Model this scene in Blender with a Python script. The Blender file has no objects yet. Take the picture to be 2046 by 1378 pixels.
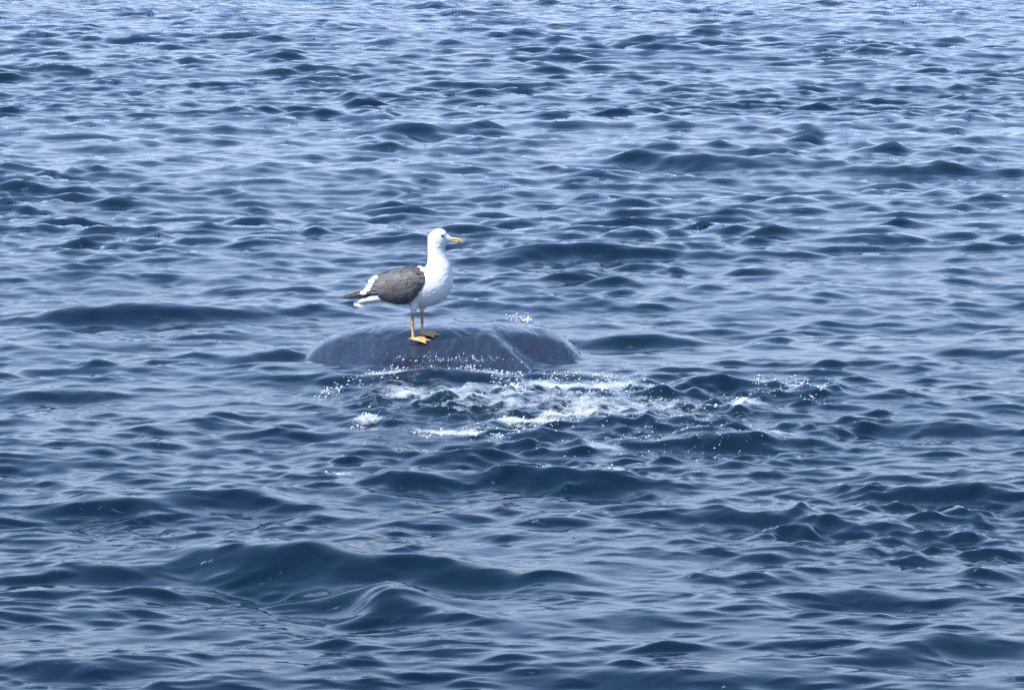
import bpy, bmesh, math, random
import numpy as np
from mathutils import Vector, Matrix

random.seed(7)
rng = np.random.default_rng(11)
scene = bpy.context.scene
col = scene.collection

# ------------------------------------------------------------------ camera
FOCAL = 135.0
FPX = 2046.0 * FOCAL / 36.0          # focal length in photograph pixels
PITCH = math.atan((689.0 + 290.0) / FPX)
CAM_H = 0.11 + FPX / 454.0 * math.sin(PITCH)
cam_d = bpy.data.cameras.new('camera')
cam_d.lens = FOCAL; cam_d.sensor_width = 36.0
cam_d.clip_start = 0.05; cam_d.clip_end = 20000.0
cam = bpy.data.objects.new('camera', cam_d); col.objects.link(cam)
cam.location = (0, 0, CAM_H)
cam.rotation_euler = (math.pi / 2 - PITCH, 0, 0)
scene.camera = cam

# ------------------------------------------------------------------ sky and sun
SUN_EL = math.radians(54)
SUN_AZ = math.radians(-124)      # measured from +Y (view direction), negative = left of it, a little behind the camera
w = bpy.data.worlds.new('World'); scene.world = w; w.use_nodes = True
nt = w.node_tree
sky = nt.nodes.new('ShaderNodeTexSky')
sky.sky_type = 'NISHITA'; sky.sun_disc = False
sky.sun_elevation = SUN_EL; sky.sun_rotation = SUN_AZ
sky.air_density = 1.0; sky.dust_density = 0.0; sky.ozone_density = 5.0; sky.altitude = 500
bg = nt.nodes['Background']; bg.inputs['Strength'].default_value = 0.15
# haze veil added to shape the sea's reflections: pale near the horizon all the way round, thinning out upwards
tcw = nt.nodes.new('ShaderNodeTexCoord'); sepw = nt.nodes.new('ShaderNodeSeparateXYZ'); nt.links.new(tcw.outputs['Generated'], sepw.inputs[0])
hz = nt.nodes.new('ShaderNodeMapRange'); hz.interpolation_type = 'SMOOTHSTEP'
for k_, v_ in ((1, 0.0), (2, 0.55), (3, 0.96), (4, 0.04)): hz.inputs[k_].default_value = v_
nt.links.new(sepw.outputs[2], hz.inputs[0])
veil = nt.nodes.new('ShaderNodeMix'); veil.data_type = 'RGBA'
nt.links.new(hz.outputs[0], veil.inputs[0])
nt.links.new(sky.outputs[0], veil.inputs[6]); veil.inputs[7].default_value = (2.10, 2.58, 3.74, 1)
nt.links.new(veil.outputs[2], bg.inputs['Color'])
sd = bpy.data.lights.new('sun', 'SUN'); sd.energy = 3.0; sd.angle = math.radians(0.5); sd.color = (1.0, 0.955, 0.89)
sun = bpy.data.objects.new('sun', sd); col.objects.link(sun)
sdir = Vector((math.sin(SUN_AZ) * math.cos(SUN_EL), math.cos(SUN_AZ) * math.cos(SUN_EL), math.sin(SUN_EL)))
sun.rotation_euler = (-sdir).to_track_quat('-Z', 'Y').to_euler()
sun.location = sdir * 30

scene.view_settings.view_transform = 'Standard'
scene.view_settings.look = 'None'
scene.view_settings.gamma = 1.0
scene.view_settings.use_curve_mapping = False
scene.view_settings.exposure = 1.25
scene.cycles.glossy_bounces = 4
scene.cycles.diffuse_bounces = 2
scene.render.engine = 'CYCLES'
scene.cycles.max_bounces = 4
scene.cycles.transparent_max_bounces = 12
scene.cycles.caustics_reflective = False
scene.cycles.caustics_refractive = False
scene.cycles.use_denoising = True

# ------------------------------------------------------------------ helpers
def at(px, py, z=0.0):
    """where a sight line of the photograph (2046 x 1378) meets the height z"""
    dx = (px - 1023.0) / FPX; dy = -(py - 689.0) / FPX
    c, s = math.cos(PITCH), math.sin(PITCH)
    d = Vector((dx, c + dy * s, -s + dy * c))
    t = (z - CAM_H) / d.z
    return Vector((0, 0, CAM_H)) + d * t

def tag(o, label=None, cat=None, kind=None, group=None):
    if label: o['label'] = label
    if cat: o['category'] = cat
    if kind: o['kind'] = kind
    if group: o['group'] = group
    return o

def link(name, me, mat=None, parent=None, smooth=True):
    o = bpy.data.objects.new(name, me); col.objects.link(o)
    if mat is not None and len(me.materials) == 0: me.materials.append(mat)
    if parent is not None: o.parent = parent
    if smooth: me.polygons.foreach_set('use_smooth', [True] * len(me.polygons))
    return o

def empty(name, loc, rz=0.0):
    o = bpy.data.objects.new(name, None); col.objects.link(o)
    o.location = loc; o.rotation_euler = (0, 0, rz); o.empty_display_size = 0.1
    return o

def mesh_from(name, verts, faces):
    me = bpy.data.meshes.new(name); me.from_pydata([tuple(v) for v in verts], [], faces); me.update()
    return me

def sstep(a, b, x):
    t = np.clip((x - a) / (b - a), 0, 1); return t * t * (3 - 2 * t)

class G:
    """small node-graph helper"""
    def __init__(s, name):
        s.m = bpy.data.materials.new(name); s.m.use_nodes = True
        s.t = s.m.node_tree; s.t.nodes.clear()
        s.out = s.t.nodes.new('ShaderNodeOutputMaterial')
    def n(s, typ, **kw):
        nd = s.t.nodes.new(typ)
        for k, v in kw.items():
            if k.startswith('p_'): setattr(nd, k[2:], v)
            else:
                key = int(k[1:]) if k[0] == 'i' and k[1:].isdigit() else k.replace('_', ' ')
                if hasattr(v, 'links') or isinstance(v, bpy.types.NodeSocket): s.t.links.new(v, nd.inputs[key])
                else: nd.inputs[key].default_value = v
        return nd
    def ramp(s, fac, stops):
        r = s.t.nodes.new('ShaderNodeValToRGB'); s.t.links.new(fac, r.inputs[0])
        e = r.color_ramp.elements
        while len(e) < len(stops): e.new(0.5)
        for k, (p, c) in enumerate(stops): e[k].position = p; e[k].color = c if len(c) == 4 else (*c, 1)
        return r.outputs[0]
    def math(s, op, a, b=0.0, clamp=False):
        nd = s.t.nodes.new('ShaderNodeMath'); nd.operation = op; nd.use_clamp = clamp
        for k, v in enumerate((a, b)):
            if isinstance(v, bpy.types.NodeSocket): s.t.links.new(v, nd.inputs[k])
            else: nd.inputs[k].default_value = v
        return nd.outputs[0]
    def mixc(s, fac, a, b):
        nd = s.t.nodes.new('ShaderNodeMix'); nd.data_type = 'RGBA'
        for k, v in ((0, fac), (6, a), (7, b)):
            if isinstance(v, bpy.types.NodeSocket): s.t.links.new(v, nd.inputs[k])
            else: nd.inputs[k].default_value = (*v, 1) if isinstance(v, tuple) and len(v) == 3 else v
        return nd.outputs[2]
    def surf(s, sh): s.t.links.new(sh, s.out.inputs['Surface']); return s.m

# ------------------------------------------------------------------ materials
def mat_water():
    g = G('sea water')
    geo = g.n('ShaderNodeNewGeometry')
    pos = geo.outputs['Position']
    foam = g.n('ShaderNodeAttribute', p_attribute_name='foam').outputs['Fac']
    aer = g.n('ShaderNodeAttribute', p_attribute_name='aerated').outputs['Fac']
    # fine capillary relief
    mp = g.n('ShaderNodeMapping', Vector=pos, Scale=(1.0, 1.6, 1.0))
    n1 = g.n('ShaderNodeTexNoise', Vector=mp.outputs[0], Scale=7.0, Detail=2.5, Roughness=0.5, Distortion=0.4)
    n2 = g.n('ShaderNodeTexNoise', Vector=pos, Scale=45.0, Detail=3.0, Roughness=0.55, Distortion=0.5)
    lod = g.n('ShaderNodeAttribute', p_attribute_name='unresolved').outputs['Fac']
    n0 = g.n('ShaderNodeTexNoise', Vector=mp.outputs[0], Scale=3.6, Detail=2.0, Roughness=0.5)
    far = g.math('MULTIPLY', g.math('MULTIPLY', n0.outputs[0], 0.07), lod)
    amp = g.math('ADD', 0.10, g.math('MULTIPLY', aer, 1.6))
    h = g.math('ADD', g.math('MULTIPLY', n1.outputs[0], 0.003), g.math('MULTIPLY', g.math('MULTIPLY', n2.outputs[0], 0.004), amp))
    bump = g.n('ShaderNodeBump', Height=g.math('ADD', h, far), Strength=1.0, Distance=1.0)
    nor = bump.outputs[0]
    # foam: torn film, drawn out in streaks, holes of many sizes
    mf = g.n('ShaderNodeMapping', Vector=pos, Scale=(0.62, 1.0, 1.0), Rotation=(0, 0, 0.12))
    wn = g.n('ShaderNodeTexNoise', Vector=mf.outputs[0], Scale=7.0, Detail=3.0)
    wv = g.n('ShaderNodeVectorMath', p_operation='SCALE', i0=wn.outputs['Color'], Scale=0.16)
    wp = g.n('ShaderNodeVectorMath', p_operation='ADD', i0=mf.outputs[0], i1=wv.outputs[0])
    f1 = g.n('ShaderNodeTexNoise', Vector=wp.outputs[0], Scale=11.0, Detail=9.0, Roughness=0.74)
    v1 = g.n('ShaderNodeTexVoronoi', Vector=wp.outputs[0], Scale=26.0, p_feature='DISTANCE_TO_EDGE')
    v2 = g.n('ShaderNodeTexVoronoi', Vector=wp.outputs[0], Scale=70.0, p_feature='DISTANCE_TO_EDGE')
    holes = g.math('ADD', g.math('MULTIPLY', v1.outputs['Distance'], 0.55), g.math('MULTIPLY', v2.outputs['Distance'], 0.35))
    lace = g.math('SUBTRACT', g.math('MULTIPLY', g.math('SUBTRACT', f1.outputs[0], 0.5), 1.7), holes)
    fm = g.math('ADD', g.math('SUBTRACT', g.math('MULTIPLY', foam, 1.0), 0.15), lace)
    fmask = g.ramp(fm, [(0.0, (0, 0, 0)), (0.50, (1, 1, 1))])
    fmask = g.math('MULTIPLY', fmask, 0.95)
    # water body: blue depth, greener where small bubbles hang in it
    nb = g.n('ShaderNodeTexNoise', Vector=pos, Scale=0.8, Detail=2.0)
    deep = g.mixc(nb.outputs[0], (0.0005, 0.005, 0.022), (0.0018, 0.018, 0.029))
    body = g.mixc(g.math('MULTIPLY', aer, 0.75, True), deep, (0.022, 0.048, 0.072))
    dif = g.n('ShaderNodeBsdfDiffuse', Color=body, Normal=nor)
    tra = g.n('ShaderNodeBsdfTransparent', Color=(0.45, 0.62, 0.78, 1))
    under = g.n('ShaderNodeMixShader', Fac=0.40, i1=dif.outputs[0], i2=tra.outputs[0])
    fr = g.n('ShaderNodeFresnel', IOR=1.333, Normal=nor)
    glo = g.n('ShaderNodeBsdfGlossy', Color=(1, 1, 1, 1), Roughness=0.03, Normal=nor)
    wat = g.n('ShaderNodeMixShader', Fac=fr.outputs[0], i1=under.outputs[0], i2=glo.outputs[0])
    fo = g.n('ShaderNodeBsdfPrincipled', Base_Color=(0.46, 0.50, 0.54, 1), Roughness=0.55, Normal=nor)
    mx = g.n('ShaderNodeMixShader', Fac=fmask, i1=wat.outputs[0], i2=fo.outputs[0])
    return g.surf(mx.outputs[0])

def mat_simple(name, c, rough=0.6, noise=None, bump=None, **kw):
    g = G(name)
    pos = g.n('ShaderNodeTexCoord').outputs['Object']
    colr = (*c, 1)
    if noise:
        sc, c2 = noise
        nn = g.n('ShaderNodeTexNoise', Vector=pos, Scale=sc, Detail=5.0, Roughness=0.6)
        f = g.ramp(nn.outputs[0], [(0.35, (0, 0, 0)), (0.65, (1, 1, 1))])
        colr = g.mixc(f, c, c2)
    p = g.n('ShaderNodeBsdfPrincipled', Base_Color=colr, Roughness=rough, **kw)
    if bump:
        bn = g.n('ShaderNodeTexNoise', Vector=pos, Scale=bump[0], Detail=4.0)
        b = g.n('ShaderNodeBump', Height=bn.outputs[0], Strength=1.0, Distance=bump[1])
        g.t.links.new(b.outputs[0], p.inputs['Normal'])
    return g.surf(p.outputs[0])

def mat_whale():
    g = G('wet whale skin')
    pos = g.n('ShaderNodeTexCoord').outputs['Object']
    n1 = g.n('ShaderNodeTexNoise', Vector=pos, Scale=3.0, Detail=6.0, Roughness=0.62, Distortion=0.6)
    n2 = g.n('ShaderNodeTexNoise', Vector=pos, Scale=26.0, Detail=4.0, Roughness=0.6)
    f = g.ramp(n1.outputs[0], [(0.34, (0, 0, 0)), (0.68, (1, 1, 1))])
    c = g.mixc(f, (0.003, 0.006, 0.014), (0.010, 0.017, 0.034))
    sp = g.ramp(n2.outputs[0], [(0.60, (0, 0, 0)), (0.72, (1, 1, 1))])
    c = g.mixc(g.math('MULTIPLY', sp, 0.2), c, (0.035, 0.048, 0.080))
    # scratches and streaks of paler skin along the body
    mps = g.n('ShaderNodeMapping', Vector=pos, Scale=(16.0, 1.4, 3.0), Rotation=(0, 0, 0.62))
    ns = g.n('ShaderNodeTexNoise', Vector=mps.outputs[0], Scale=1.6, Detail=6.0, Roughness=0.65, Distortion=0.4)
    sk = g.ramp(ns.outputs[0], [(0.52, (0, 0, 0)), (0.70, (1, 1, 1))])
    c = g.mixc(g.math('MULTIPLY', sk, 0.25), c, (0.045, 0.06, 0.10))
    # a film of water runs down the back: stretched relief
    mp = g.n('ShaderNodeMapping', Vector=pos, Scale=(4.2, 1.5, 3.0), Rotation=(0, 0, 0.62))
    n3 = g.n('ShaderNodeTexNoise', Vector=mp.outputs[0], Scale=1.7, Detail=3.5, Roughness=0.5, Distortion=0.4)
    b = g.n('ShaderNodeBump', Height=n3.outputs[0], Strength=1.0, Distance=0.036)
    b2 = g.n('ShaderNodeBump', Height=n2.outputs[0], Strength=1.0, Distance=0.0007, Normal=b.outputs[0])
    p = g.n('ShaderNodeBsdfPrincipled', Base_Color=c, Roughness=0.5, Normal=b2.outputs[0], Specular_IOR_Level=0.3,
            Coat_Weight=0.9, Coat_Roughness=0.05, Coat_IOR=1.34, Coat_Normal=b.outputs[0])
    return g.surf(p.outputs[0])

M = {}
M['water'] = mat_water()
M['deep'] = mat_simple('deep water', (0.002, 0.009, 0.030), 1.0)
M['whale'] = mat_whale()
M['white'] = mat_simple('white plumage', (0.80, 0.80, 0.79), 0.8, noise=(22, (0.73, 0.73, 0.73)), bump=(70, 0.004))
M['whitef'] = mat_simple('white feather tips', (0.82, 0.82, 0.82), 0.7)
M['mantle'] = mat_simple('slate mantle', (0.066, 0.063, 0.060), 0.62, noise=(40, (0.092, 0.087, 0.082)), bump=(220, 0.001))
M['mantle2'] = mat_simple('slate mantle worn', (0.090, 0.087, 0.083), 0.62, noise=(60, (0.14, 0.135, 0.128)))
M['mantle3'] = mat_simple('slate mantle dark', (0.035, 0.036, 0.038), 0.6, noise=(60, (0.055, 0.055, 0.056)))
M['black'] = mat_simple('black primaries', (0.016, 0.015, 0.018), 0.5)
M['bill'] = mat_simple('yellow bill', (0.70, 0.40, 0.07), 0.4, noise=(60, (0.62, 0.50, 0.20)))
M['spot'] = mat_simple('red bill spot', (0.50, 0.09, 0.02), 0.4)
M['eye'] = mat_simple('dark eye', (0.02, 0.018, 0.02), 0.1)
M['ring'] = mat_simple('grey eye patch', (0.20, 0.19, 0.21), 0.7)
M['leg'] = mat_simple('yellow leg', (0.68, 0.36, 0.10), 0.55, noise=(120, (0.76, 0.50, 0.22)))
M['shin'] = mat_simple('shaded brown thigh', (0.34, 0.17, 0.07), 0.6, noise=(90, (0.45, 0.25, 0.12)))  # upper leg painted browner than the shank to carry its shading
M['drop'] = mat_simple('spray', (0.88, 0.90, 0.92), 0.12, IOR=1.333, Transmission_Weight=0.35)
M['foam'] = mat_simple('foam bubbles', (0.80, 0.83, 0.86), 0.35, Specular_IOR_Level=0.6)

# ------------------------------------------------------------------ layout of the animal in the sea

# ridge packets of the sea: photograph point, crest half length m, half width m, height m, crest turn (deg)
RIDGES = [
    (850, 262, .45, .30, .11, 4), (1390, 325, .75, .34, .13, -3), (1180, 505, .50, .22, .10, 8), (270, 620, .55, .24, .11, 2),
    (545, 705, .16, .15, .085, 18), (1290, 675, .30, .20, .09, -8), (1435, 770, .15, .12, .10, 18), (1585, 790, .26, .12, .05, -22),
    (1130, 955, .32, .16, .105, -6), (860, 965, .24, .16, .07, 16), (575, 1110, .36, .26, .20, -14), (745, 1190, .24, .20, .13, -32),
    (240, 1015, .28, .16, .075, 12), (480, 1000, .18, .15, .075, -20), (1920, 985, .30, .17, .09, -18), (1450, 875, .30, .15, .085, 6),
    (1400, 1340, .45, .18, .05, -4), (1880, 340, .6, .30, .10, 0), (120, 1330, .4, .2, .05, 6), (1560, 1040, .40, .16, .07, -14),
    (60, 780, .35, .20, .07, 10), (1920, 850, .30, .18, .06, -15), (1860, 1290, .25, .16, .05, 20), (1760, 1190, .22, .14, .05, -10),
    (930, 1150, .3, .17, .05, -12), (330, 1170, .25, .15, .05, 10), (1000, 170, .6, .35, .10, 0), (420, 260, .5, .3, .06, 0),
    (560, 870, .2, .12, .04, 5), (730, 840, .10, .09, .06, -8), (200, 1130, .3, .14, .05, 14),
]
# water heaped up without a hollow: point, half sizes, height
MOUNDS = [(875, 738, .28, .11, .055), (1120, 750, .30, .14, .03), (720, 752, .20, .12, .02), (1000, 800, .5, .25, .02)]
# foam: photograph point, half sizes in m (across, along view), strength, turn (deg)
FOAM = [
    (860, 725, .10, .06, .9, 0), (925, 735, .10, .06, .9, -25), (780, 740, .13, .06, .75, 22), (985, 752, .09, .07, .85, -35),
    (1025, 775, .07, .08, .9, 0), (1100, 765, .13, .07, .7, 0), (1215, 765, .16, .07, .72, 0), (1290, 772, .10, .07, .55, 0),
    (955, 802, .07, .06, .75, 0), (870, 852, .10, .06, .85, -10), (940, 858, .09, .05, .8, 8), (1045, 838, .13, .06, .95, 8),
    (1160, 828, .12, .06, .75, 0), (735, 835, .07, .06, .85, 15), (680, 935, .06, .05, .7, 0), (1090, 925, .10, .04, .62, 0),
    (1470, 800, .12, .05, .82, 14), (1530, 760, .16, .05, .6, -10), (1600, 775, .10, .05, .7, -25), (1200, 885, .10, .07, .6, 0),
    (1000, 800, .45, .30, .42, 0), (1250, 820, .45, .25, .42, 0), (860, 780, .30, .18, .40, 0), (1560, 862, .12, .04, .6, 10),
    (1030, 640, .10, .04, .5, 0), (1225, 930, .08, .05, .6, 0), (820, 790, .12, .10, .5, 0), (1340, 800, .2, .1, .5, 0),
]
# churned water (short steep chop, hanging bubbles)
CHURN = [(1050, 810, .62, .55, 1.0), (1400, 860, .75, .75, .9), (880, 800, .45, .38, .8), (1100, 930, .6, .6, .5), (1600, 990, .75, .9, .5), (1560, 790, .40, .25, .35), (1760, 1080, .6, .7, .6)]
CALM = [(330, 790, .7, .40, .5), (640, 740, .35, .25, .7), (880, 650, .75, .55, .8), (1420, 710, .40, .30, .55)]

def field(X, Y, items, z=0.0):
    F = np.zeros_like(X)
    for it in items:
        px, py, a, b, s = it[:5]; ang = math.radians(it[5]) if len(it) > 5 else 0.0
        c = at(px, py, z); ca, sa = math.cos(ang), math.sin(ang)
        m = (np.abs(X - c.x) < 3 * max(a, b)) & (np.abs(Y - c.y) < 3 * max(a, b))
        if not m.any(): continue
        dx = X[m] - c.x; dy = Y[m] - c.y
        u = (dx * ca + dy * sa) / a; v = (-dx * sa + dy * ca) / b
        F[m] = 1 - (1 - F[m]) * (1 - np.clip(s * np.exp(-(u * u + v * v)), 0, 1))
    return F

# wave components: wavelength, direction, slope, phase
def components():
    out = []
    bands = [(3.5, 7.0, 5, .012, 30, 0), (1.8, 3.5, 10, .022, 45, 0), (0.9, 1.8, 20, .025, 60, 0), (0.42, 0.9, 40, .044, 70, 0),
             (0.20, 0.42, 50, .060, 75, 0), (0.12, 0.20, 40, .042, 85, 0), (0.07, 0.12, 30, .026, 100, 0)]
    r = random.Random(5)
    for lo, hi, n, slope, spread, fam in bands:
        for q in range(n):
            lam = math.exp(r.uniform(math.log(lo), math.log(hi)))
            th = math.radians(-80 + r.gauss(0, spread * 0.7))     # travelling roughly towards the camera
            out.append((lam, th, slope * math.sqrt(2.0 / n), r.uniform(0, 2 * math.pi), 0 if fam == 0 else fam * 2 - 1 + q % 2))
    return out

# single wavelets: gentle back, short steep front towards the boat
def make_wavelets():
    r = np.random.default_rng(77); out = []
    for r0, r1, dens, l0, l1 in ((7.5, 14.0, 34, .05, .20), (14.0, 22.0, 40, .05, .20), (22.0, 38.0, 36, .10, .34), (38.0, 90.0, 18, .18, .55)):
        n = int(0.24 * (r1 * r1 - r0 * r0) * dens)
        rr = np.sqrt(r.uniform(r0 * r0, r1 * r1, n)); tt = r.uniform(-.24, .24, n)
        L = l0 + (l1 - l0) * r.random(n) ** 2.2
        W = L * (r.uniform(.24, .46, n) if r0 < 20 else r.uniform(.20, .36, n))
        H = np.minimum(W * r.uniform(.13, .30, n), .017 if r0 < 20 else .022) * (1.2 if r0 > 20 else 1.0)
        a = r.normal(0, .32, n); c = r.normal(.25, .30, n)
        out.append(np.stack([rr * np.sin(tt), rr * np.cos(tt), L, W, H, a, c, rr, tt], -1))
    n = 5200; rr = np.sqrt(r.uniform(7.5 ** 2, 17.0 ** 2, n)); tt = r.uniform(-.24, .24, n)      # small ripples riding on everything near
    L = r.uniform(.03, .12, n); W = L * r.uniform(.16, .40, n); H = W * r.uniform(.08, .24, n)
    out.append(np.stack([rr * np.sin(tt), rr * np.cos(tt), L, W, H, r.normal(0, .4, n), r.normal(.2, .4, n), rr, tt], -1))
    for px, py, a, b, st in CHURN:
        c0 = at(px, py); n = int(260 * st)
        x = c0.x + r.normal(0, .62, n) * a; y = c0.y + r.normal(0, .62, n) * b
        L = r.uniform(.025, .11, n); W = L * r.uniform(.25, .6, n); H = W * r.uniform(.12, .38, n)
        out.append(np.stack([x, y, L, W, H, r.normal(0, .9, n), r.normal(0, .6, n), np.hypot(x, y), np.arctan2(x, y)], -1))
    A = np.concatenate(out)
    g = np.zeros(len(A))
    for lam, ph, an in ((3.3, .4, .3), (5.9, 2.2, 1.4), (2.1, 4.0, 2.3)): g += np.sin((A[:, 0] * math.cos(an) + A[:, 1] * .5 * math.sin(an)) * 6.283 / lam + ph)
    A[:, 4] *= np.clip(1 + .13 * g, .5, 1.4)
    A[:, 4] *= .78 + .22 * sstep(11.0, 17.0, A[:, 7])
    A[:, 4] *= (1 + .7 * field(A[:, 0], A[:, 1], CHURN)) * (1 - .85 * field(A[:, 0], A[:, 1], CALM))
    return A
def wavelet(x, y, wv):
    cx_, cy_, L, W, H, a, c = wv[:7]
    ca, sa = math.cos(a), math.sin(a)
    u = ((x - cx_) * ca + (y - cy_) * sa) / L; v = (-(x - cx_) * sa + (y - cy_) * ca) / W
    v = v + c * u * u + 0.10 * np.sin(u * 5 + cx_ * 40)
    e = np.clip(1 - u * u, 0, 1); e = e * e
    back = np.clip(1 - v / 3.2, 0, 1) ** 2
    t = np.clip(1 + v / 0.85, 0, 1); front = t * t * (3 - 2 * t) * .45 + t * .55
    return (H * e * np.where(v > 0, back, front)).astype(np.float32)
WAVELETS = make_wavelets()

def sea_height(X, Y, cell, wavelets=True):
    """displacement of the sea at rest points X, Y (world metres)"""
    X = X.astype(np.float32); Y = Y.astype(np.float32)
    churn = field(X, Y, CHURN).astype(np.float32); calm = field(X, Y, CALM).astype(np.float32)
    gust = np.zeros_like(X)
    r = random.Random(9)
    for lam in (2.3, 3.1, 4.7, 7.9, 13.0):
        a = r.uniform(0, 6.28)
        gust += np.sin((X * math.cos(a) * 0.6 + Y * math.sin(a) * 0.45) * (2 * math.pi / lam) + r.uniform(0, 6.28)).astype(np.float32)
    gust = np.clip(1.0 + 0.22 * gust, 0.35, 1.8).astype(np.float32)
    Z = np.zeros_like(X); DX = np.zeros_like(X); DY = np.zeros_like(X)
    short = gust * (1 + 1.9 * churn) * (1 - 0.8 * calm)
    mid = (1 - 0.65 * calm) * (0.6 + 0.4 * gust)
    lee = (0.66 + 0.34 * sstep(11.0, 17.0, np.hypot(X, Y)) + 0.3 * churn).astype(np.float32)      # calmer in the lee of the boat
    mid *= lee
    long_ = 1 - 0.6 * field(X, Y, [(880, 700, 1.1, .8, .9)]).astype(np.float32)
    FAM = [np.zeros_like(X) for _ in range(5)]
    for lam, th, sl, ph, fam in components():
        k = 2 * math.pi / lam
        a = sl / k
        wgt = np.clip((lam / cell - 0.9) / 1.0, 0, 1)
        if lam < 0.45: wgt = wgt * short
        elif lam < 1.3: wgt = wgt * mid
        else: wgt = wgt * long_
        wgt = (wgt * a).astype(np.float32)
        p = (X * np.float32(k * math.cos(th)) + Y * np.float32(k * math.sin(th)) + np.float32(ph))
        FAM[fam] += wgt * np.cos(p)
        s = wgt * np.sin(p) * np.float32(0.45)
        DX -= s * np.float32(math.cos(th)); DY -= s * np.float32(math.sin(th))
    Z += FAM[0]
    for px, py, L, W, H, ang in RIDGES:
        H *= 0.56 if py < 700 else 0.47; W *= 0.8
        c = at(px, py, H * 0.4); an = math.radians(ang); ca, sa = math.cos(an), math.sin(an)
        R = 3.2 * max(L, W)
        m = (np.abs(X - c.x) < R) & (np.abs(Y - c.y) < R)
        if not m.any(): continue
        dx = X[m] - c.x; dy = Y[m] - c.y
        u = (dx * ca + dy * sa) / L; v = (-dx * sa + dy * ca) / W
        # crooked crest, steeper on the near side, with a hollow in front of it
        v = v + 0.28 * np.sin(u * 2.3 + px * .1) + 0.12 * np.sin(u * 5.1 + py * .1)
        e = np.exp(-u * u)
        vv = np.where(v < 0, v * 1.35, v * 0.8)
        Z[m] += (H * e * (np.exp(-vv * vv) - 0.45 * np.exp(-((v + 1.6) / 1.1) ** 2))).astype(np.float32)
    if wavelets:
        near = WAVELETS[(WAVELETS[:, 0] > X.min() - 1) & (WAVELETS[:, 0] < X.max() + 1) & (WAVELETS[:, 1] > Y.min() - 1) & (WAVELETS[:, 1] < Y.max() + 1)]
        for wv in near:
            m = (np.abs(X - wv[0]) < 1.1 * wv[2] + 3.4 * wv[3]) & (np.abs(Y - wv[1]) < 1.1 * wv[2] + 3.4 * wv[3])
            if m.any(): Z[m] += wavelet(X[m], Y[m], wv)
    for px, py, a, b, H in MOUNDS:
        c = at(px, py, H)
        Z += (H * np.exp(-((X - c.x) / a) ** 2 - ((Y - c.y) / b) ** 2)).astype(np.float32)
    return Z, DX, DY, churn, calm

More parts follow.
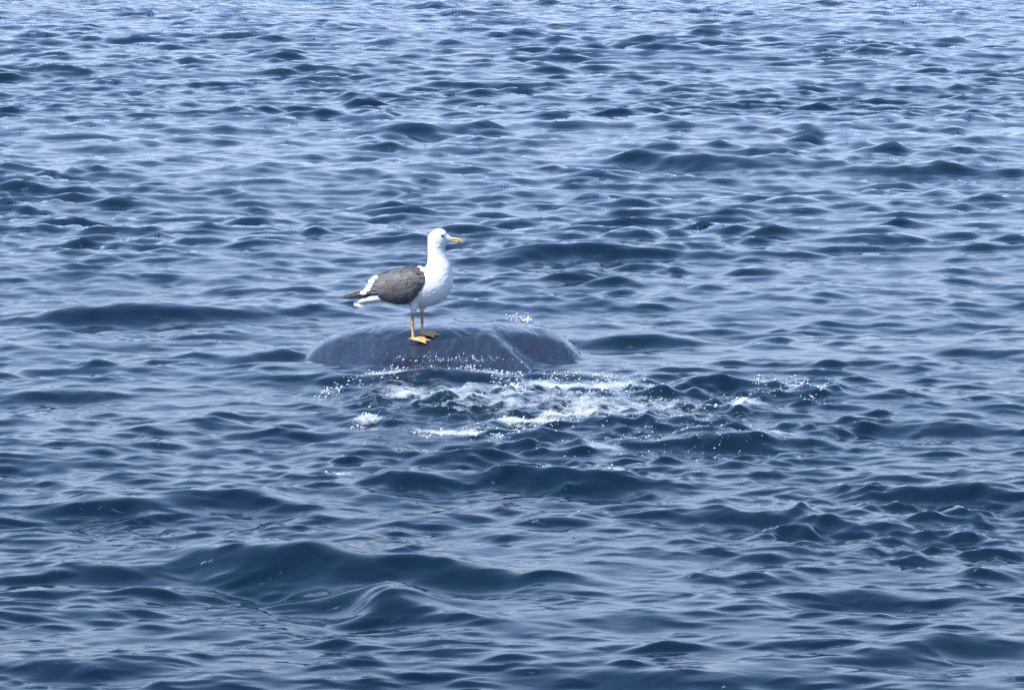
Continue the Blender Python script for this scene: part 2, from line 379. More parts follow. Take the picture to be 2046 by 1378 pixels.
# ------------------------------------------------------------------ the sea: one sheet out to the horizon, finer near the boat
def build_sea():
    ang = []
    fine = 0.235; st = 0.00080
    a = np.arange(0, fine, st); pos = list(a); s = st
    while pos[-1] < math.pi - 0.02:
        s *= 1.10; s_ = min(s, 0.12); pos.append(min(pos[-1] + s_, math.pi))
    pos = np.array(pos)
    th = np.concatenate([-pos[:0:-1], pos])            # -pi .. pi
    th = th[1:]                                        # the seam is closed by wrapping
    dep = np.concatenate([np.arange(math.radians(17.2), math.radians(3.9), -0.00020), np.arange(math.radians(3.9), math.radians(1.6), -0.00010)])
    rad = CAM_H / np.tan(dep)
    inner = np.array([0.4, 1.0, 1.7, 2.4, 3.1, 3.7, 4.1, 4.6, 5.0, 5.6, 6.2, 6.8])
    inner = inner[inner < rad[0] - .1]
    outer = [rad[-1]]; q = rad[-1] - rad[-2]
    while outer[-1] < 9000: q *= 1.13; outer.append(outer[-1] + q)
    rad = np.concatenate([inner, rad, outer[1:]])
    nr, na = len(rad), len(th)
    dr = np.gradient(rad); da = np.gradient(th)
    R, T = np.meshgrid(rad, th, indexing='ij')
    X = R * np.sin(T); Y = R * np.cos(T)
    cell = np.maximum(np.meshgrid(dr, th, indexing='ij')[0] * 0.55, R * np.abs(da)[None, :])
    Z, DX, DY, churn, calm = sea_height(X.ravel(), Y.ravel(), cell.ravel().astype(np.float32), False)
    Z2 = Z.reshape(nr, na)
    for wv in WAVELETS:
        e = 1.1 * wv[2] + 3.4 * wv[3]; rr, tt = wv[7], wv[8]
        i0, i1 = np.searchsorted(rad, (rr - e, rr + e)); j0, j1 = np.searchsorted(th, (tt - e / rr, tt + e / rr))
        if i1 > i0 and j1 > j0: Z2[i0:i1, j0:j1] += wavelet(X[i0:i1, j0:j1], Y[i0:i1, j0:j1], wv)
    Z = Z2.ravel()
    X = X.ravel() + DX; Y = Y.ravel() + DY
    foam = field(X, Y, FOAM, 0.02)
    # little crests of the churned water carry foam
    co = np.empty((nr * na + 1, 3), np.float32)
    co[:-1, 0] = X; co[:-1, 1] = Y; co[:-1, 2] = Z; co[-1] = (0, 0, 0)
    i = np.arange(nr - 1)[:, None] * na; j = np.arange(na)[None, :]; j2 = (j + 1) % na
    quads = np.stack([i + j, i + j2, i + na + j2, i + na + j], -1).reshape(-1, 4)
    tri = np.stack([np.full(na, nr * na), np.arange(na), (np.arange(na) + 1) % na], -1)[:, ::-1]
    me = bpy.data.meshes.new('sea')
    nv, nq, ntr = len(co), len(quads), len(tri)
    me.vertices.add(nv); me.vertices.foreach_set('co', co.ravel())
    loops = np.concatenate([quads.ravel(), tri.ravel()]).astype(np.int32)
    me.loops.add(len(loops)); me.loops.foreach_set('vertex_index', loops)
    starts = np.concatenate([np.arange(nq) * 4, nq * 4 + np.arange(ntr) * 3]).astype(np.int32)
    me.polygons.add(nq + ntr); me.polygons.foreach_set('loop_start', starts)
    me.polygons.foreach_set('use_smooth', np.ones(nq + ntr, bool))
    me.update(calc_edges=True)
    at1 = me.attributes.new('foam', 'FLOAT', 'POINT'); at1.data.foreach_set('value', np.append(foam, 0).astype(np.float32))
    at2 = me.attributes.new('aerated', 'FLOAT', 'POINT'); at2.data.foreach_set('value', np.append(np.clip(foam * 0.9 + churn * 0.18, 0, 1), 0).astype(np.float32))
    at3 = me.attributes.new('unresolved', 'FLOAT', 'POINT')
    at3.data.foreach_set('value', np.append(1 - np.clip((0.5 / np.repeat(dr, na) - 1.5) / 4.0, 0, 1), 0).astype(np.float32))
    o = link('sea', me, M['water'], smooth=False)
    tag(o, 'rippled blue sea with small choppy waves and patches of foam', 'sea', 'structure')
    print('sea', nr, na, nq)
    return co[:-1]

sea_co = build_sea()
me = mesh_from('deep_water', [(-9000, -9000, -7), (9000, -9000, -7), (9000, 9000, -7), (-9000, 9000, -7)], [(0, 1, 2, 3)])
tag(link('deep_water', me, M['deep'], smooth=False), 'dark blue depth under the sea surface', 'water', 'structure')

def sea_z(x, y, r=0.03):
    m = (np.abs(sea_co[:, 0] - x) < r) & (np.abs(sea_co[:, 1] - y) < r * 1.5)
    return float(sea_co[m, 2].mean()) if m.any() else 0.0

# ------------------------------------------------------------------ whale
def build_whale():
    # stations along the body: y, centre x, top z, half width, half height, exponent
    cx = at(890, 678, 0.11).x
    yb = at(890, 678, 0.11).y
    st = [  # dy from the standing place, dx, top z, half width, half height, squareness
        (3.6, -.35, -1.45, .05, .05, 2.0), (3.3, -.32, -1.20, .25, .22, 2.1), (2.7, -.26, -.90, .45, .45, 2.2), (1.9, -.16, -.50, .65, .72, 2.3),
        (1.3, -.08, -.26, .66, .90, 2.8), (0.9, -.04, -.06, .68, .98, 3.2), (0.66, 0, .072, .69, 1.02, 3.7), (0.46, 0, .136, .70, 1.05, 4.2),
        (0.28, 0, .150, .71, 1.06, 4.3), (0.12, 0, .138, .72, 1.06, 4.2), (0.0, 0, .110, .72, 1.06, 3.6), (-.12, .01, .066, .76, 1.06, 3.4), (-.26, .03, .022, .78, 1.05, 3.1), (-.42, .05, -.012, .80, 1.05, 2.9),
        (-.7, .10, -.045, .82, 1.03, 2.6), (-1.1, .18, -.080, .85, 1.0, 2.4), (-1.8, .32, -.14, .85, .92, 2.2), (-2.6, .55, -.28, .78, .78, 2.1),
        (-3.6, .85, -.55, .62, .58, 2.0), (-4.6, 1.2, -.90, .40, .38, 2.0), (-5.3, 1.45, -1.15, .22, .24, 2.0), (-5.8, 1.62, -1.33, .10, .12, 2.0)]
    st = np.array(st)
    t = np.arange(len(st)); tt = np.linspace(0, len(st) - 1, 150)
    def smooth(c):
        v = np.interp(tt, t, c)
        for _ in range(3): v[1:-1] = (v[:-2] + 2 * v[1:-1] + v[2:]) / 4
        return v
    S = np.stack([smooth(st[:, k]) for k in range(6)], -1)
    seg = 160; verts = []
    for k in range(len(S)):
        dy, dx, top, hw, hh, ex = S[k]
        for q in range(seg):
            a = 2 * math.pi * q / seg
            ca, sa = math.cos(a), math.sin(a)
            x = hw * 1.05 * math.copysign(abs(ca) ** (2 / ex), ca); z = hh * math.copysign(abs(sa) ** (2 / ex), sa)
            x0 = cx - .012 + dx + x; y0 = yb + dy; z0 = top - hh + z
            # soft folds of skin running down the near side of the back, and a shallow furrow beside them
            if sa > 0:
                ux, uy = x, dy
                f = math.exp(-((ux - 0.22 + 0.42 * (uy + 0.05)) / 0.060) ** 2) * math.exp(-((uy + 0.12) / 0.26) ** 2)
                f2 = math.exp(-((ux - 0.36 + 0.5 * (uy + 0.02)) / 0.075) ** 2) * math.exp(-((uy + 0.05) / 0.26) ** 2)
                f3 = math.exp(-((ux + 0.10) / 0.16) ** 2) * math.exp(-((uy - 0.05) / 0.30) ** 2)
                z0 += 0.034 * f - 0.030 * f2 + 0.012 * f3
                z0 += 0.005 * math.sin(ux * 9 + 1.3) * math.sin(uy * 7 + ux * 3) + 0.003 * math.sin(ux * 23 + uy * 9) + 0.006 * math.sin(ux * 4.1 - 0.8)
            verts.append((x0, y0, z0))
    n = len(S); faces = []
    for k in range(n - 1):
        for q in range(seg):
            q2 = (q + 1) % seg
            faces.append((k * seg + q, k * seg + q2, (k + 1) * seg + q2, (k + 1) * seg + q))
    faces.append(tuple(range(seg))[::-1]); faces.append(tuple((n - 1) * seg + q for q in range(seg)))
    root = empty('whale', (cx, yb, -1.9))
    tag(root, 'dark grey whale whose broad wet back breaks the surface under a gull', 'whale')
    verts = [(x - cx, y - yb, z + 1.9) for x, y, z in verts]
    me = mesh_from('body', verts, faces)
    bm = bmesh.new(); bm.from_mesh(me); bmesh.ops.recalc_face_normals(bm, faces=bm.faces); bm.to_mesh(me); bm.free()
    ob = link('body', me, M['whale'], root)
    from mathutils.bvhtree import BVHTree
    tree = BVHTree.FromPolygons([v.co for v in me.vertices], [p.vertices for p in me.polygons])
    def top(x, y):
        h = tree.ray_cast(Vector((x - cx, y - yb, 9)), Vector((0, 0, -1)))[0]
        return h.z - 1.9 if h else 0.0
    def blade(name, pts, thick, origin, rot):
        bm = bmesh.new(); n_ = len(pts)
        top = [bm.verts.new((x, y, thick * w_)) for x, y, w_ in pts]; bot = [bm.verts.new((x, y, -thick * w_)) for x, y, w_ in pts]
        ct = bm.verts.new((sum(p[0] for p in pts) / n_, sum(p[1] for p in pts) / n_, thick)); cb = bm.verts.new((ct.co.x, ct.co.y, -thick))
        for i_ in range(n_):
            k_ = (i_ + 1) % n_
            bm.faces.new((top[i_], top[k_], ct)); bm.faces.new((bot[k_], bot[i_], cb)); bm.faces.new((top[k_], top[i_], bot[i_], bot[k_]))
        bmesh.ops.recalc_face_normals(bm, faces=bm.faces)
        m_ = bpy.data.meshes.new(name); bm.to_mesh(m_); bm.free()
        o = link(name, m_, M['whale'], root); o.location = origin; o.rotation_euler = rot
    fl = [(-.06, .2, 1), (.10, .2, 1), (.5, .02, .7), (1.1, -.30, .3), (1.0, -.42, .3), (.5, -.38, .6), (.0, -.30, .8), (-.5, -.38, .6), (-1.0, -.42, .3), (-1.1, -.30, .3), (-.5, .02, .7)]
    blade('tail_fluke', fl, .05, (1.62, -5.75, .50), (0.1, 0, .2))
    fp = [(0, .25, 1), (.45, .10, .8), (.9, -.30, .5), (1.05, -.60, .3), (.8, -.55, .4), (.35, -.35, .7), (0, -.22, 1)]
    blade('flipper', fp, .07, (.85, 1.2, .75), (0.0, .5, 0))
    blade('flipper', [(-x, y, w_) for x, y, w_ in fp], .07, (-1.0, 1.2, .75), (0.0, -.5, 0))
    eye = Vector((-cx, -yb, CAM_H + 1.9)); d = at(829, 678, 0.1) - Vector((0, 0, CAM_H))
    hit = tree.ray_cast(eye, d.normalized())[0] + Vector((cx, yb, -1.9))
    print('foot', hit, 'whale', cx, yb)
    return top, hit
whale_top, FOOT = build_whale()

# ------------------------------------------------------------------ gull
def loft(rings, seg=28, caps=True):
    """rings: centre (x, z), direction angle in the xz plane, half size in plane, half width (y), y centre"""
    verts, faces = [], []
    for (x, z, ang, hh, hw, yc) in rings:
        nx, nz = -math.sin(ang), math.cos(ang)
        for q in range(seg):
            a = 2 * math.pi * q / seg
            verts.append((x + nx * hh * math.sin(a), yc + hw * math.cos(a), z + nz * hh * math.sin(a)))
    n = len(rings)
    for k in range(n - 1):
        for q in range(seg):
            q2 = (q + 1) % seg
            faces.append((k * seg + q, k * seg + q2, (k + 1) * seg + q2, (k + 1) * seg + q))
    if caps:
        faces.append(tuple(range(seg))[::-1]); faces.append(tuple((n - 1) * seg + q for q in range(seg)))
    return verts, faces

def interp_rings(ctrl, n):
    ctrl = np.array(ctrl, float); t = np.arange(len(ctrl)); tt = np.linspace(0, len(ctrl) - 1, n)
    def cr(c):
        out = []
        for s in tt:
            i = min(int(s), len(c) - 2); f = s - i
            p0, p1, p2, p3 = c[max(i - 1, 0)], c[i], c[i + 1], c[min(i + 2, len(c) - 1)]
            out.append(0.5 * (2 * p1 + (p2 - p0) * f + (2 * p0 - 5 * p1 + 4 * p2 - p3) * f * f + (3 * p1 - p0 - 3 * p2 + p3) * f ** 3))
        return np.array(out)
    return np.stack([cr(ctrl[:, k]) for k in range(ctrl.shape[1])], -1)

def tube(pts, radii, seg=10):
    verts, faces = [], []
    pts = [Vector(p) for p in pts]
    for i, p in enumerate(pts):
        d = (pts[min(i + 1, len(pts) - 1)] - pts[max(i - 1, 0)]).normalized()
        u = d.cross(Vector((0, 1, 0.01))).normalized()
        if u.length < .5: u = Vector((1, 0, 0))
        v = d.cross(u).normalized()
        for q in range(seg):
            a = 2 * math.pi * q / seg
            verts.append(p + (u * math.cos(a) + v * math.sin(a)) * radii[i])
    for k in range(len(pts) - 1):
        for q in range(seg):
            q2 = (q + 1) % seg
            faces.append((k * seg + q, k * seg + q2, (k + 1) * seg + q2, (k + 1) * seg + q))
    faces.append(tuple(range(seg))[::-1]); faces.append(tuple((len(pts) - 1) * seg + q for q in range(seg)))
    return verts, faces

def build_gull():
    root = empty('gull', FOOT, 0.0)
    tag(root, 'white gull with slate grey wings and yellow legs standing on the whale', 'gull')
    # --- body: torso, neck and head as one skin
    R = math.radians
    body = [(-.252, .167, R(12), .004, .026, 0), (-.235, .172, R(12), .013, .038, 0), (-.20, .181, R(12), .023, .046, 0), (-.14, .196, R(14), .036, .054, 0), (-.08, .222, R(12), .056, .062, 0),
            (-.01, .232, R(8), .083, .073, 0), (.048, .240, R(18), .094, .076, 0), (.092, .268, R(48), .088, .070, 0), (.108, .320, R(84), .060, .054, 0),
            (.101, .366, R(97), .0435, .038, 0), (.0965, .405, R(92), .0385, .033, 0), (.101, .436, R(84), .0430, .034, 0), (.1035, .460, R(88), .0445, .0335, 0),
            (.1065, .480, R(92), .034, .027, 0), (.1075, .492, R(92), .018, .015, 0), (.1075, .4965, R(92), .004, .004, 0)]
    v1, f1 = loft(interp_rings(body, 90))
    face = [(.10, .452, R(-8), .036, .030, 0), (.128, .4515, R(-10), .028, .024, 0), (.148, .4485, R(-12), .0185, .0155, 0), (.160, .446, R(-12), .0125, .0100, 0), (.168, .445, R(-12), .006, .006, 0)]
    v2, f2 = loft(interp_rings(face, 24))
    parts = [(v1, f1), (v2, f2)]
    for s in (-1, 1):   # feathered thighs
        th_ = [(.008, .200, R(-88), .035, .026, s * .030), (.002, .165, R(-92), .026, .021, s * .030), (-.004, .135, R(-95), .014, .013, s * .030), (-.005, .120, R(-95), .007, .007, s * .030)]
        if s > 0: th_ = [(x + .034, z, a, h, w_, y) for x, z, a, h, w_, y in th_]
        parts.append(loft(interp_rings(th_, 16), 20))
    bm = bmesh.new()
    for v, f in parts:
        vs = [bm.verts.new(p) for p in v]
        for fc in f: bm.faces.new([vs[i] for i in fc])
    bmesh.ops.recalc_face_normals(bm, faces=bm.faces)
    tmp = bpy.data.meshes.new('body'); bm.to_mesh(tmp); bm.free()
    to = bpy.data.objects.new('body_source', tmp); col.objects.link(to)
    md = to.modifiers.new('r', 'REMESH'); md.mode = 'VOXEL'; md.voxel_size = 0.0032
    ms = to.modifiers.new('s', 'SMOOTH'); ms.factor = 0.5; ms.iterations = 4
    dg = bpy.context.evaluated_depsgraph_get()
    me = bpy.data.meshes.new_from_object(to.evaluated_get(dg)); me.name = 'body'
    bpy.data.objects.remove(to)
    me.materials.clear()
    link('body', me, M['white'], root)

    # --- folded wings
    up = np.array([(.070, .276), (.052, .308), (.020, .326), (-.016, .321), (-.083, .311), (-.130, .288), (-.165, .268), (-.205, .246), (-.235, .228)])[::-1]
    lo = np.array([(.070, .262), (.052, .236), (.030, .213), (-.005, .184), (-.035, .168), (-.083, .166), (-.120, .178), (-.165, .192), (-.205, .202), (-.235, .208)])[::-1]
    wid = np.array([(.070, .060), (.05, .074), (.02, .083), (-.016, .087), (-.083, .078), (-.13, .064), (-.165, .050), (-.205, .036), (-.235, .026)])[::-1]
    def wing_point(x, v, s, off=0.0):
        zt = np.interp(x, up[:, 0], up[:, 1]); zb = np.interp(x, lo[:, 0], lo[:, 1]); W = np.interp(x, wid[:, 0], wid[:, 1]) + off
        a = math.radians(84 - v * 128)
        sa, ca = math.sin(a), math.cos(a)
        lo_s = math.sin(math.radians(-44)); hi_s = math.sin(math.radians(84))
        z = zb + (zt - zb) * (sa - lo_s) / (hi_s - lo_s) + off * sa
        return Vector((x, s * W * ca ** 0.75 if ca > 0 else 0, z))
    def feather_mesh(L, W, thick=0.0012, cup=0.10, pointed=0.5, droop=0.0):
        """a vane pointing to -x, raised along the shaft, rounded at the end"""
        n = 9; verts = []; faces = []
        for i in range(n):
            t = i / (n - 1)
            w_ = W * (min(1, (t + .12) / .35)) ** 0.5 * (max(1 - t, 0.0) ** 0.42 if t > .55 else 0.45 ** 0.42 + 0 * t) / (0.45 ** 0.42)
            if i == n - 1: w_ = W * 0.12
            x = -L * t
            for j in (-1, -.5, 0, .5, 1):
                verts.append((x, j * w_, -cup * W * j * j - droop * t * t + thick))
        for i in range(n - 1):
            for j in range(4):
                a = i * 5 + j; faces.append((a, a + 1, a + 6, a + 5))
        return mesh_from('feather', verts, faces)
    def frame_on_wing(x, v, s, off):
        p = wing_point(x, v, s, off); px_ = wing_point(x - .012, min(max(v, 0), 1), s, off); pv = wing_point(x, v + .04, s, off)
        tx = (p - px_).normalized(); tv = (pv - p).normalized()
        nrm = tx.cross(tv).normalized()
        c_ = Vector((0, 0, .23)) - Vector((0, 0, 0))
        if nrm.dot(Vector((0, p.y, p.z - .23))) < 0: nrm = -nrm
        return p, tx, nrm
    protos = {}
    for s, nm in ((-1, 'wing'), (1, 'wing')):
        xs = np.linspace(.070, -.235, 44); vs_ = np.linspace(-0.02, 1, 26)
        verts = [wing_point(x, v, s) for x in xs for v in vs_]; faces = []
        for i in range(len(xs) - 1):
            for j in range(len(vs_) - 1):
                a = i * len(vs_) + j; faces.append((a, a + 1, a + len(vs_) + 1, a + len(vs_)))
        base = len(verts)                                     # inner skin so the wing has thickness
        verts += [Vector((p.x, p.y * .80, p.z - .003)) for p in verts]
        faces += [tuple(base + i for i in f)[::-1] for f in faces]
        nx_, nv_ = len(xs), len(vs_)
        rim = [i * nv_ for i in range(nx_)] + [(nx_ - 1) * nv_ + j for j in range(1, nv_)] + [i * nv_ + nv_ - 1 for i in range(nx_ - 2, -1, -1)] + [j for j in range(nv_ - 2, 0, -1)]
        for a, b in zip(rim, rim[1:] + rim[:1]): faces.append((a, b, base + b, base + a))
        me = mesh_from('wing', verts, faces)
        bm = bmesh.new(); bm.from_mesh(me); bmesh.ops.recalc_face_normals(bm, faces=bm.faces); bm.to_mesh(me); bm.free()
        wing = link(nm, me, M['mantle'], root)
        r = random.Random(3)
        # covert rows, from the rear forward so that each row overlaps the next
        for row, (x0, vals, L, W) in enumerate([(-.150, 7, .050, .012), (-.118, 8, .046, .013), (-.086, 9, .044, .013), (-.055, 9, .040, .013), (-.025, 9, .036, .012),
                                                (.002, 9, .032, .011), (.026, 8, .028, .010), (.046, 6, .022, .009)]):
            for k in range(vals):
                v = (k + .5 + r.uniform(-.15, .15)) / vals * .96
                x = x0 + r.uniform(-.006, .006) - (.020 if k == 0 else 0)
                key = (row, r.choice('ab'))
                if key not in protos:
                    protos[key] = feather_mesh(L * r.uniform(.95, 1.1), W * r.uniform(.95, 1.1))
                    protos[key].materials.append(M['mantle'])
                    protos[key].polygons.foreach_set('use_smooth', [True] * len(protos[key].polygons))
                f = bpy.data.objects.new('covert_feather', protos[key]); col.objects.link(f); f.parent = wing
                p, tx, nrm = frame_on_wing(x, v, s, 0.0012 + .0002 * row)
                ty = nrm.cross(tx).normalized()
                tilt = r.uniform(-.10, .10) + (.35 * (v - .35) if x < -.06 else .15)
                rot = Matrix((tx, ty, nrm)).transposed().to_4x4()
                f.matrix_local = Matrix.Translation(p) @ rot @ Matrix.Rotation(-s * tilt, 4, 'Z') @ Matrix.Rotation(r.uniform(.01, .04), 4, 'Y')
                ch = r.random()
                low = v > .72 and x < .0
                mname = 'mantle3' if (low and ch < .8) else ('mantle2' if ch < .35 else 'mantle')
                f.material_slots[0].link = 'OBJECT'; f.material_slots[0].material = M[mname]
        # long tertials with white ends
        for (xa, za, xb, zb, ya, yb_, wd) in [(-.09, .296, -.182, .272, .030, .016, .012), (-.10, .280, -.196, .257, .044, .026, .013), (-.11, .262, -.205, .238, .052, .034, .013),
                                              (-.12, .244, -.213, .222, .052, .036, .013), (-.12, .226, -.232, .209, .050, .034, .012)]:
            A = Vector((xa, s * ya, za)); B = Vector((xb, s * yb_, zb)); d = (A - B); L = d.length; d.normalize()
            nrm = Vector((0, s * .8, .6)); nrm = (nrm - d * nrm.dot(d)).normalized(); ty = nrm.cross(d).normalized()
            f = link('tertial_feather', feather_mesh(L * .93, wd, cup=.25), M['mantle'], wing)
            f.matrix_local = Matrix.Translation(A + nrm * .006) @ Matrix((d, ty, nrm)).transposed().to_4x4()
            tl = .030
            t_ = link('white_tip', feather_mesh(tl, wd * .95, cup=.25), M['whitef'], f)
            t_.location = (-(L - tl * .75), 0, .0016); t_.rotation_euler = (0, r.uniform(.0, .12), r.uniform(-.12, .12))
        # black primaries crossing over the tail
        for k, (xb, zb, yb_) in enumerate([(-.330, .186, .010), (-.312, .190, .014), (-.290, .195, .018), (-.268, .199, .022)]):
            A = Vector((-.165, s * .034, .205 + k * .004)); B = Vector((xb, s * yb_, zb)); d = (A - B); L = d.length; d.normalize()
            nrm = Vector((0, s * .85, .5)); nrm = (nrm - d * nrm.dot(d)).normalized(); ty = nrm.cross(d).normalized()
            f = link('primary_feather', feather_mesh(L, .0115, cup=.2), M['black'], wing)
            f.matrix_local = Matrix.Translation(A + nrm * (.002 + .0012 * k)) @ Matrix((d, ty, nrm)).transposed().to_4x4()
    # --- tail fan
    tail = empty('tail', (-.115, 0, .189)); tail.parent = root
    for k in range(9):
        q = (k - 4) / 4
        f = link('tail_feather', feather_mesh(.158, .021, cup=.30), M['whitef'], tail)
        f.location = (0, q * .030, -.002 - .005 * abs(q)); f.rotation_euler = (-q * .9, -.13 - .03 * abs(q), q * .10)
    for k in range(7):      # upper tail feathers fill the rump under the wing tips
        q = (k - 3) / 3
        f = link('tail_feather', feather_mesh(.128, .020, cup=.30), M['whitef'], tail)
        f.location = (-.004, q * .034, .004 - .003 * abs(q)); f.rotation_euler = (-q * .95, -.02 - .04 * abs(q), q * .12)
    # --- bill
    ub = interp_rings([(.150, .4510, R(-6), .0100, .0075, 0), (.170, .4500, R(-8), .0078, .0062, 0), (.188, .4480, R(-10), .0066, .0050, 0), (.202, .4440, R(-24), .0062, .0040, 0), (.2115, .4370, R(-50), .0046, .0028, 0), (.2145, .4310, R(-68), .0012, .001, 0)], 26)
    bill = link('bill', mesh_from('bill', *loft(ub, 16)), M['bill'], root)
    lb = interp_rings([(.150, .4420, R(-4), .0060, .0065, 0), (.172, .4405, R(-4), .0052, .0054, 0), (.190, .4375, R(-8), .0060, .0044, 0), (.199, .4370, R(5), .0050, .0034, 0), (.2085, .4365, R(5), .0012, .001, 0)], 22)
    link('lower_mandible', mesh_from('lower_mandible', *loft(lb, 16)), M['bill'], bill)
    sp = interp_rings([(.1895, .4368, R(-6), .0030, .0034, 0), (.193, .4362, R(-6), .0056, .0049, 0), (.198, .4362, R(-2), .0052, .0043, 0), (.2025, .4365, R(0), .0026, .0026, 0)], 12)
    link('red_spot', mesh_from('red_spot', *loft(sp, 14)), M['spot'], bill)
    # --- eyes
    for s in (-1, 1):
        bm = bmesh.new(); bmesh.ops.create_uvsphere(bm, u_segments=16, v_segments=10, radius=.0052)
        m_ = bpy.data.meshes.new('eye'); bm.to_mesh(m_); bm.free()
        e = link('eye', m_, M['eye'], root); e.location = (.1245, s * .0285, .4655)
        bm = bmesh.new(); bmesh.ops.create_uvsphere(bm, u_segments=16, v_segments=10, radius=1); bmesh.ops.scale(bm, verts=bm.verts, vec=(.0105, .0036, .0046))
        m_ = bpy.data.meshes.new('brow'); bm.to_mesh(m_); bm.free()
        b = link('eye_patch', m_, M['ring'], root); b.location = (.1275, s * .0272, .4672); b.rotation_euler = (0, .12, -s * .28)
    # --- legs
    def leg(s, dx, dy, ang, dz=0.0):
        L = empty('leg', (0, 0, 0)); L.parent = root
        hip = Vector((-.005 + (.034 if s > 0 else 0), s * .030, .135)); ft = Vector((dx, dy, 0.008 + dz)); kn = hip.lerp(ft, .52) + Vector((-.004 if s < 0 else .0, 0, 0))
        v, f = tube([hip, hip.lerp(kn, .5), hip.lerp(kn, .9), kn, kn.lerp(ft, .06)], [.0085, .0066, .0058, .0076, .0066]); link('thigh', mesh_from('thigh', v, f), M['shin'], L)
        v, f = tube([kn, kn.lerp(ft, .1), kn.lerp(ft, .5), kn.lerp(ft, .92), ft], [.0072, .0062, .0056, .0062, .0078]); link('shank', mesh_from('shank', v, f), M['leg'], L)
        F = empty('foot', (dx, dy, dz)); F.parent = L; F.rotation_euler = (0, 0, ang)
        wx, wy = FOOT.x + dx, FOOT.y + dy
        F.rotation_euler = (math.atan2(whale_top(wx, wy + .02) - whale_top(wx, wy - .02), .04), -math.atan2(whale_top(wx + .06, wy) - whale_top(wx, wy), .06), ang)
        tips = []
        for a, ln in ((-.50, .062), (0.0, .072), (.50, .060)):
            tip = Vector((math.cos(a) * ln, math.sin(a) * ln, .0025)); tips.append(tip)
            v, f = tube([(-.004, 0, .008), tip * .35 + Vector((0, 0, .0055)), tip * .7 + Vector((0, 0, .0042)), tip * .95, tip * 1.10 + Vector((0, 0, -.001))], [.0062, .0056, .0046, .0036, .0010], 8)
            link('toe', mesh_from('toe', v, f), M['leg'], F)
        v, f = tube([(0, 0, .009), (-.012, .003, .008), (-.020, .004, .003)], [.004, .0032, .001], 8); link('toe', mesh_from('hind_toe', v, f), M['leg'], F)
        wv = [Vector((0, 0, .0062)), tips[0] * .92, (tips[0] + tips[1]) * .42 + Vector((0, 0, .001)), tips[1] * .92, (tips[1] + tips[2]) * .42 + Vector((0, 0, .001)), tips[2] * .92]
        wv = [p + Vector((0, 0, .0015)) for p in wv] + [p - Vector((0, 0, .0012)) for p in wv]
        wf = [(0, 1, 2), (0, 2, 3), (0, 3, 4), (0, 4, 5), (6, 8, 7), (6, 9, 8), (6, 10, 9), (6, 11, 10)] + [(a, b, b + 6, a + 6) for a, b in ((0, 1), (1, 2), (2, 3), (3, 4), (4, 5), (5, 0))]
        link('web', mesh_from('web', wv, wf), M['leg'], F, smooth=False)
    leg(-1, -.005, -.030, .10)
    leg(1, .030, .050, -.05, whale_top(FOOT.x + .030, FOOT.y + .050) - FOOT.z)
    root.rotation_euler = (0, 0, math.radians(-3))
    return root
gull = build_gull()

# ------------------------------------------------------------------ foam bubbles and spray
def ico():
    bm = bmesh.new(); bmesh.ops.create_icosphere(bm, subdivisions=1, radius=1.0)
    v = np.array([x.co[:] for x in bm.verts], np.float32); f = np.array([[q.index for q in p.verts] for p in bm.faces], np.int32); bm.free()
    return v, f
ICO_V, ICO_F = ico()

def blobs(name, pts, mat, label, cat):
    """many small beads joined into one mesh; pts rows: x, y, z, rx, ry, rz"""
    P = np.array(pts, np.float32); n = len(P)
    V = (P[:, None, :3] + ICO_V[None] * P[:, None, 3:6]).reshape(-1, 3)
    F = (ICO_F[None] + (np.arange(n) * len(ICO_V))[:, None, None]).reshape(-1, 3)
    me = bpy.data.meshes.new(name)
    me.vertices.add(len(V)); me.vertices.foreach_set('co', V.ravel())
    me.loops.add(F.size); me.loops.foreach_set('vertex_index', F.ravel().astype(np.int32))
    me.polygons.add(len(F)); me.polygons.foreach_set('loop_start', (np.arange(len(F)) * 3).astype(np.int32))
    me.polygons.foreach_set('use_smooth', np.ones(len(F), bool)); me.update(calc_edges=True)
    return tag(link(name, me, mat, smooth=False), label, cat, 'stuff')

def surface(xy):
    xy = np.array(xy); Z = sea_height(xy[:, 0], xy[:, 1], np.full(len(xy), .02, np.float32))[0]
    return Z

def polyline(pts, n, r):
    pts = np.array(pts, float); d = np.r_[0, np.cumsum(np.hypot(*np.diff(pts, axis=0).T))]
    t = np.sort(r.uniform(0, d[-1], n))
    return np.stack([np.interp(t, d, pts[:, 0]), np.interp(t, d, pts[:, 1])], -1)

def froth(name, spec, label, seed, mat='foam'):
    r = np.random.default_rng(seed); rows = []
    for pl, n, jx, jy, rmin, rmax, lift in spec:
        # clumps along the line, bubbles round each clump
        n = int(n * .20); nc = max(4, n // 5)
        cl = polyline(pl, nc, r) + r.normal(0, 1, (nc, 2)) * (jx * .6, jy * .6)
        c = cl[r.integers(0, nc, n)] + r.normal(0, 1, (n, 2)) * (jx * .35, jy * .35)
        xy = np.array([at(a, b, 0.03)[:2] for a, b in c]); z = surface(xy)
        rad = rmin + (rmax - rmin) * r.random(n) ** 2.5
        zz = z + rad * .4 + lift * r.random(n) ** 2
        st = 1 + r.random(n) * .8
        rows.append(np.stack([xy[:, 0], xy[:, 1], zz, rad * st, rad * st, rad * .8], -1))
    return blobs(name, np.concatenate(rows), M[mat], label, 'foam')

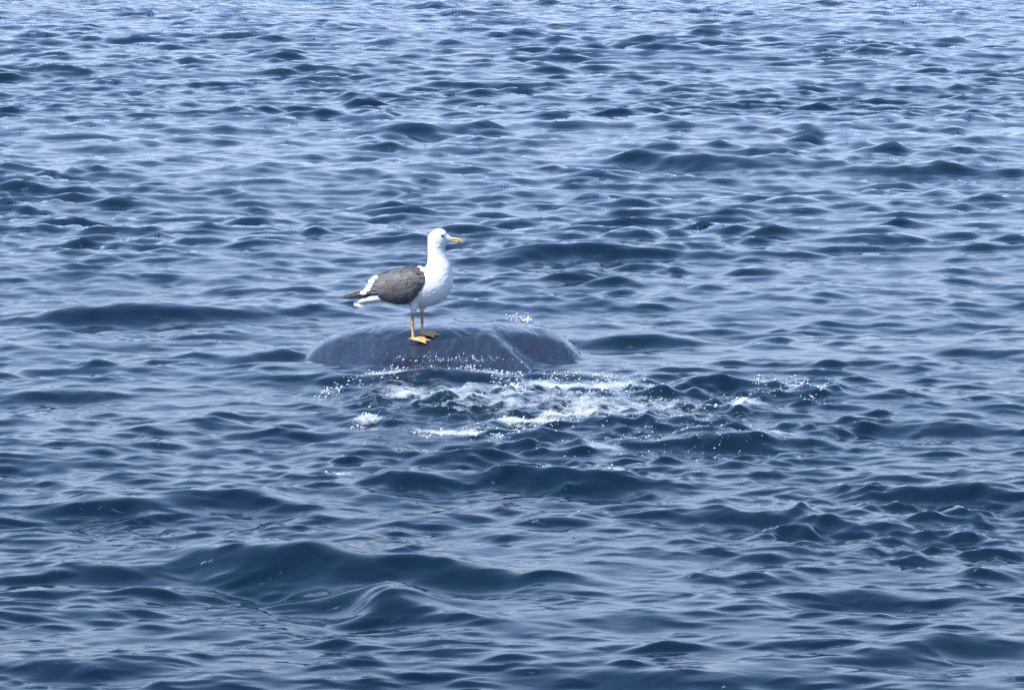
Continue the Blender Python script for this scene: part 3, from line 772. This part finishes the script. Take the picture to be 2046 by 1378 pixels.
froth('foam', [([(640, 775), (700, 752), (770, 742), (830, 728), (870, 716)], 1500, 26, 9, .0012, .0042, .010),
               ([(850, 716), (920, 724), (975, 736), (1010, 752), (1050, 772)], 2200, 26, 12, .0012, .0046, .014)],
      'line of white foam where water washes over the whale in front of the gull', 1)
froth('foam', [([(1050, 765), (1110, 756), (1200, 752), (1290, 762)], 1500, 34, 10, .0012, .0040, .010),
               ([(1100, 775), (1200, 772), (1320, 785)], 1000, 40, 12, .0012, .0036, .006)],
      'streak of broken foam trailing from the right side of the whale', 2)
froth('foam', [([(840, 850), (880, 852), (950, 862), (1000, 850), (1060, 835), (1120, 832), (1180, 826)], 1800, 30, 10, .0012, .0040, .005)],
      'curved band of white foam on the churned water', 3)
froth('foam', [([(695, 845), (725, 832), (755, 824)], 420, 18, 8, .0012, .0042, .008)], 'small clump of foam bubbles on a wavelet', 4)
froth('foam', [([(1425, 806), (1480, 792), (1530, 780)], 500, 18, 7, .0012, .0038, .006), ([(1500, 750), (1560, 756), (1600, 765), (1650, 800)], 500, 22, 10, .0012, .0042, .02)],
      'foam and bubbles on the breaking wavelet with a steep dark face', 5)
froth('foam', [([(655, 935), (690, 932)], 80, 14, 6, .0012, .0036, .004), ([(1005, 925), (1080, 920), (1130, 920), (1240, 935)], 130, 20, 6, .0012, .0045, .015)],
      'few scattered foam bubbles on the crest of a dark wave', 6)
froth('foam', [([(900, 800), (1000, 790), (1100, 805), (1300, 800), (1450, 830)], 2500, 90, 30, .001, .0032, .004), ([(1150, 880), (1300, 860), (1560, 865)], 900, 90, 22, .001, .0032, .004)],
      'thin scatter of tiny bubbles over the churned water', 7)

def spray(name, px, py, z, n, sx, sy, sz, rmin, rmax, label, seed):
    r = np.random.default_rng(seed); c = at(px, py, z)
    k = r.normal(0, 1, (n, 3)); rad = rmin + (rmax - rmin) * r.random(n) ** 3
    rows = np.stack([c.x + k[:, 0] * sx, c.y + k[:, 1] * sy, c.z + np.abs(k[:, 2]) * sz, rad, rad, rad * 1.2], -1)
    return blobs(name, rows, M['drop'], label, 'spray')
spray('spray', 1035, 640, .12, 60, .035, .03, .022, .0015, .006, 'spray of drops flicked up at the far right shoulder of the whale', 21)
spray('spray', 1580, 770, .05, 45, .10, .05, .016, .001, .0042, 'fine drops thrown off the breaking wavelet', 22)
spray('spray', 900, 722, .05, 110, .12, .03, .015, .0015, .0045, 'fine drops dancing over the foam line on the whale', 23)

def splash(px, py, z, h, n, label, seed):
    """a small crown of leaning water fingers"""
    r = random.Random(seed); c = at(px, py, z)
    root = empty('splash', c); tag(root, label, 'splash')
    for k in range(n):
        a = 2 * math.pi * k / n + r.uniform(-.3, .3); ln = h * r.uniform(.55, 1.0); lean = r.uniform(.25, .8)
        d = Vector((math.cos(a), math.sin(a), 0)); b = d * (.016 + r.uniform(0, .008)) - Vector((0, 0, .012))
        pts = [b, b + d * lean * ln * .25 + Vector((0, 0, ln * .45)), b + d * lean * ln * .6 + Vector((0, 0, ln * .8)), b + d * lean * ln + Vector((0, 0, ln))]
        v, f = tube(pts, [.010, .0065, .0042, .0012], 8); link('water_finger', mesh_from('water_finger', v, f), M['drop'], root)
    bm = bmesh.new(); bmesh.ops.create_icosphere(bm, subdivisions=3, radius=h * .6 if n > 8 else .012)
    for v in bm.verts: v.co = Vector((v.co.x * 1.2, v.co.y * 1.2, v.co.z * .5)) * (1 + .25 * math.sin(v.co.x * 190 + seed) * math.sin(v.co.y * 160) )
    m_ = bpy.data.meshes.new('splash_base'); bm.to_mesh(m_); bm.free(); link('splash_base', m_, M['foam'], root)
splash(1026, 778, .02, .045, 11, 'small white crown of splashing water at the near edge of the whale', 31)
splash(1050, 640, .11, .035, 6, 'little splash of water fingers on the far right shoulder of the whale', 32)
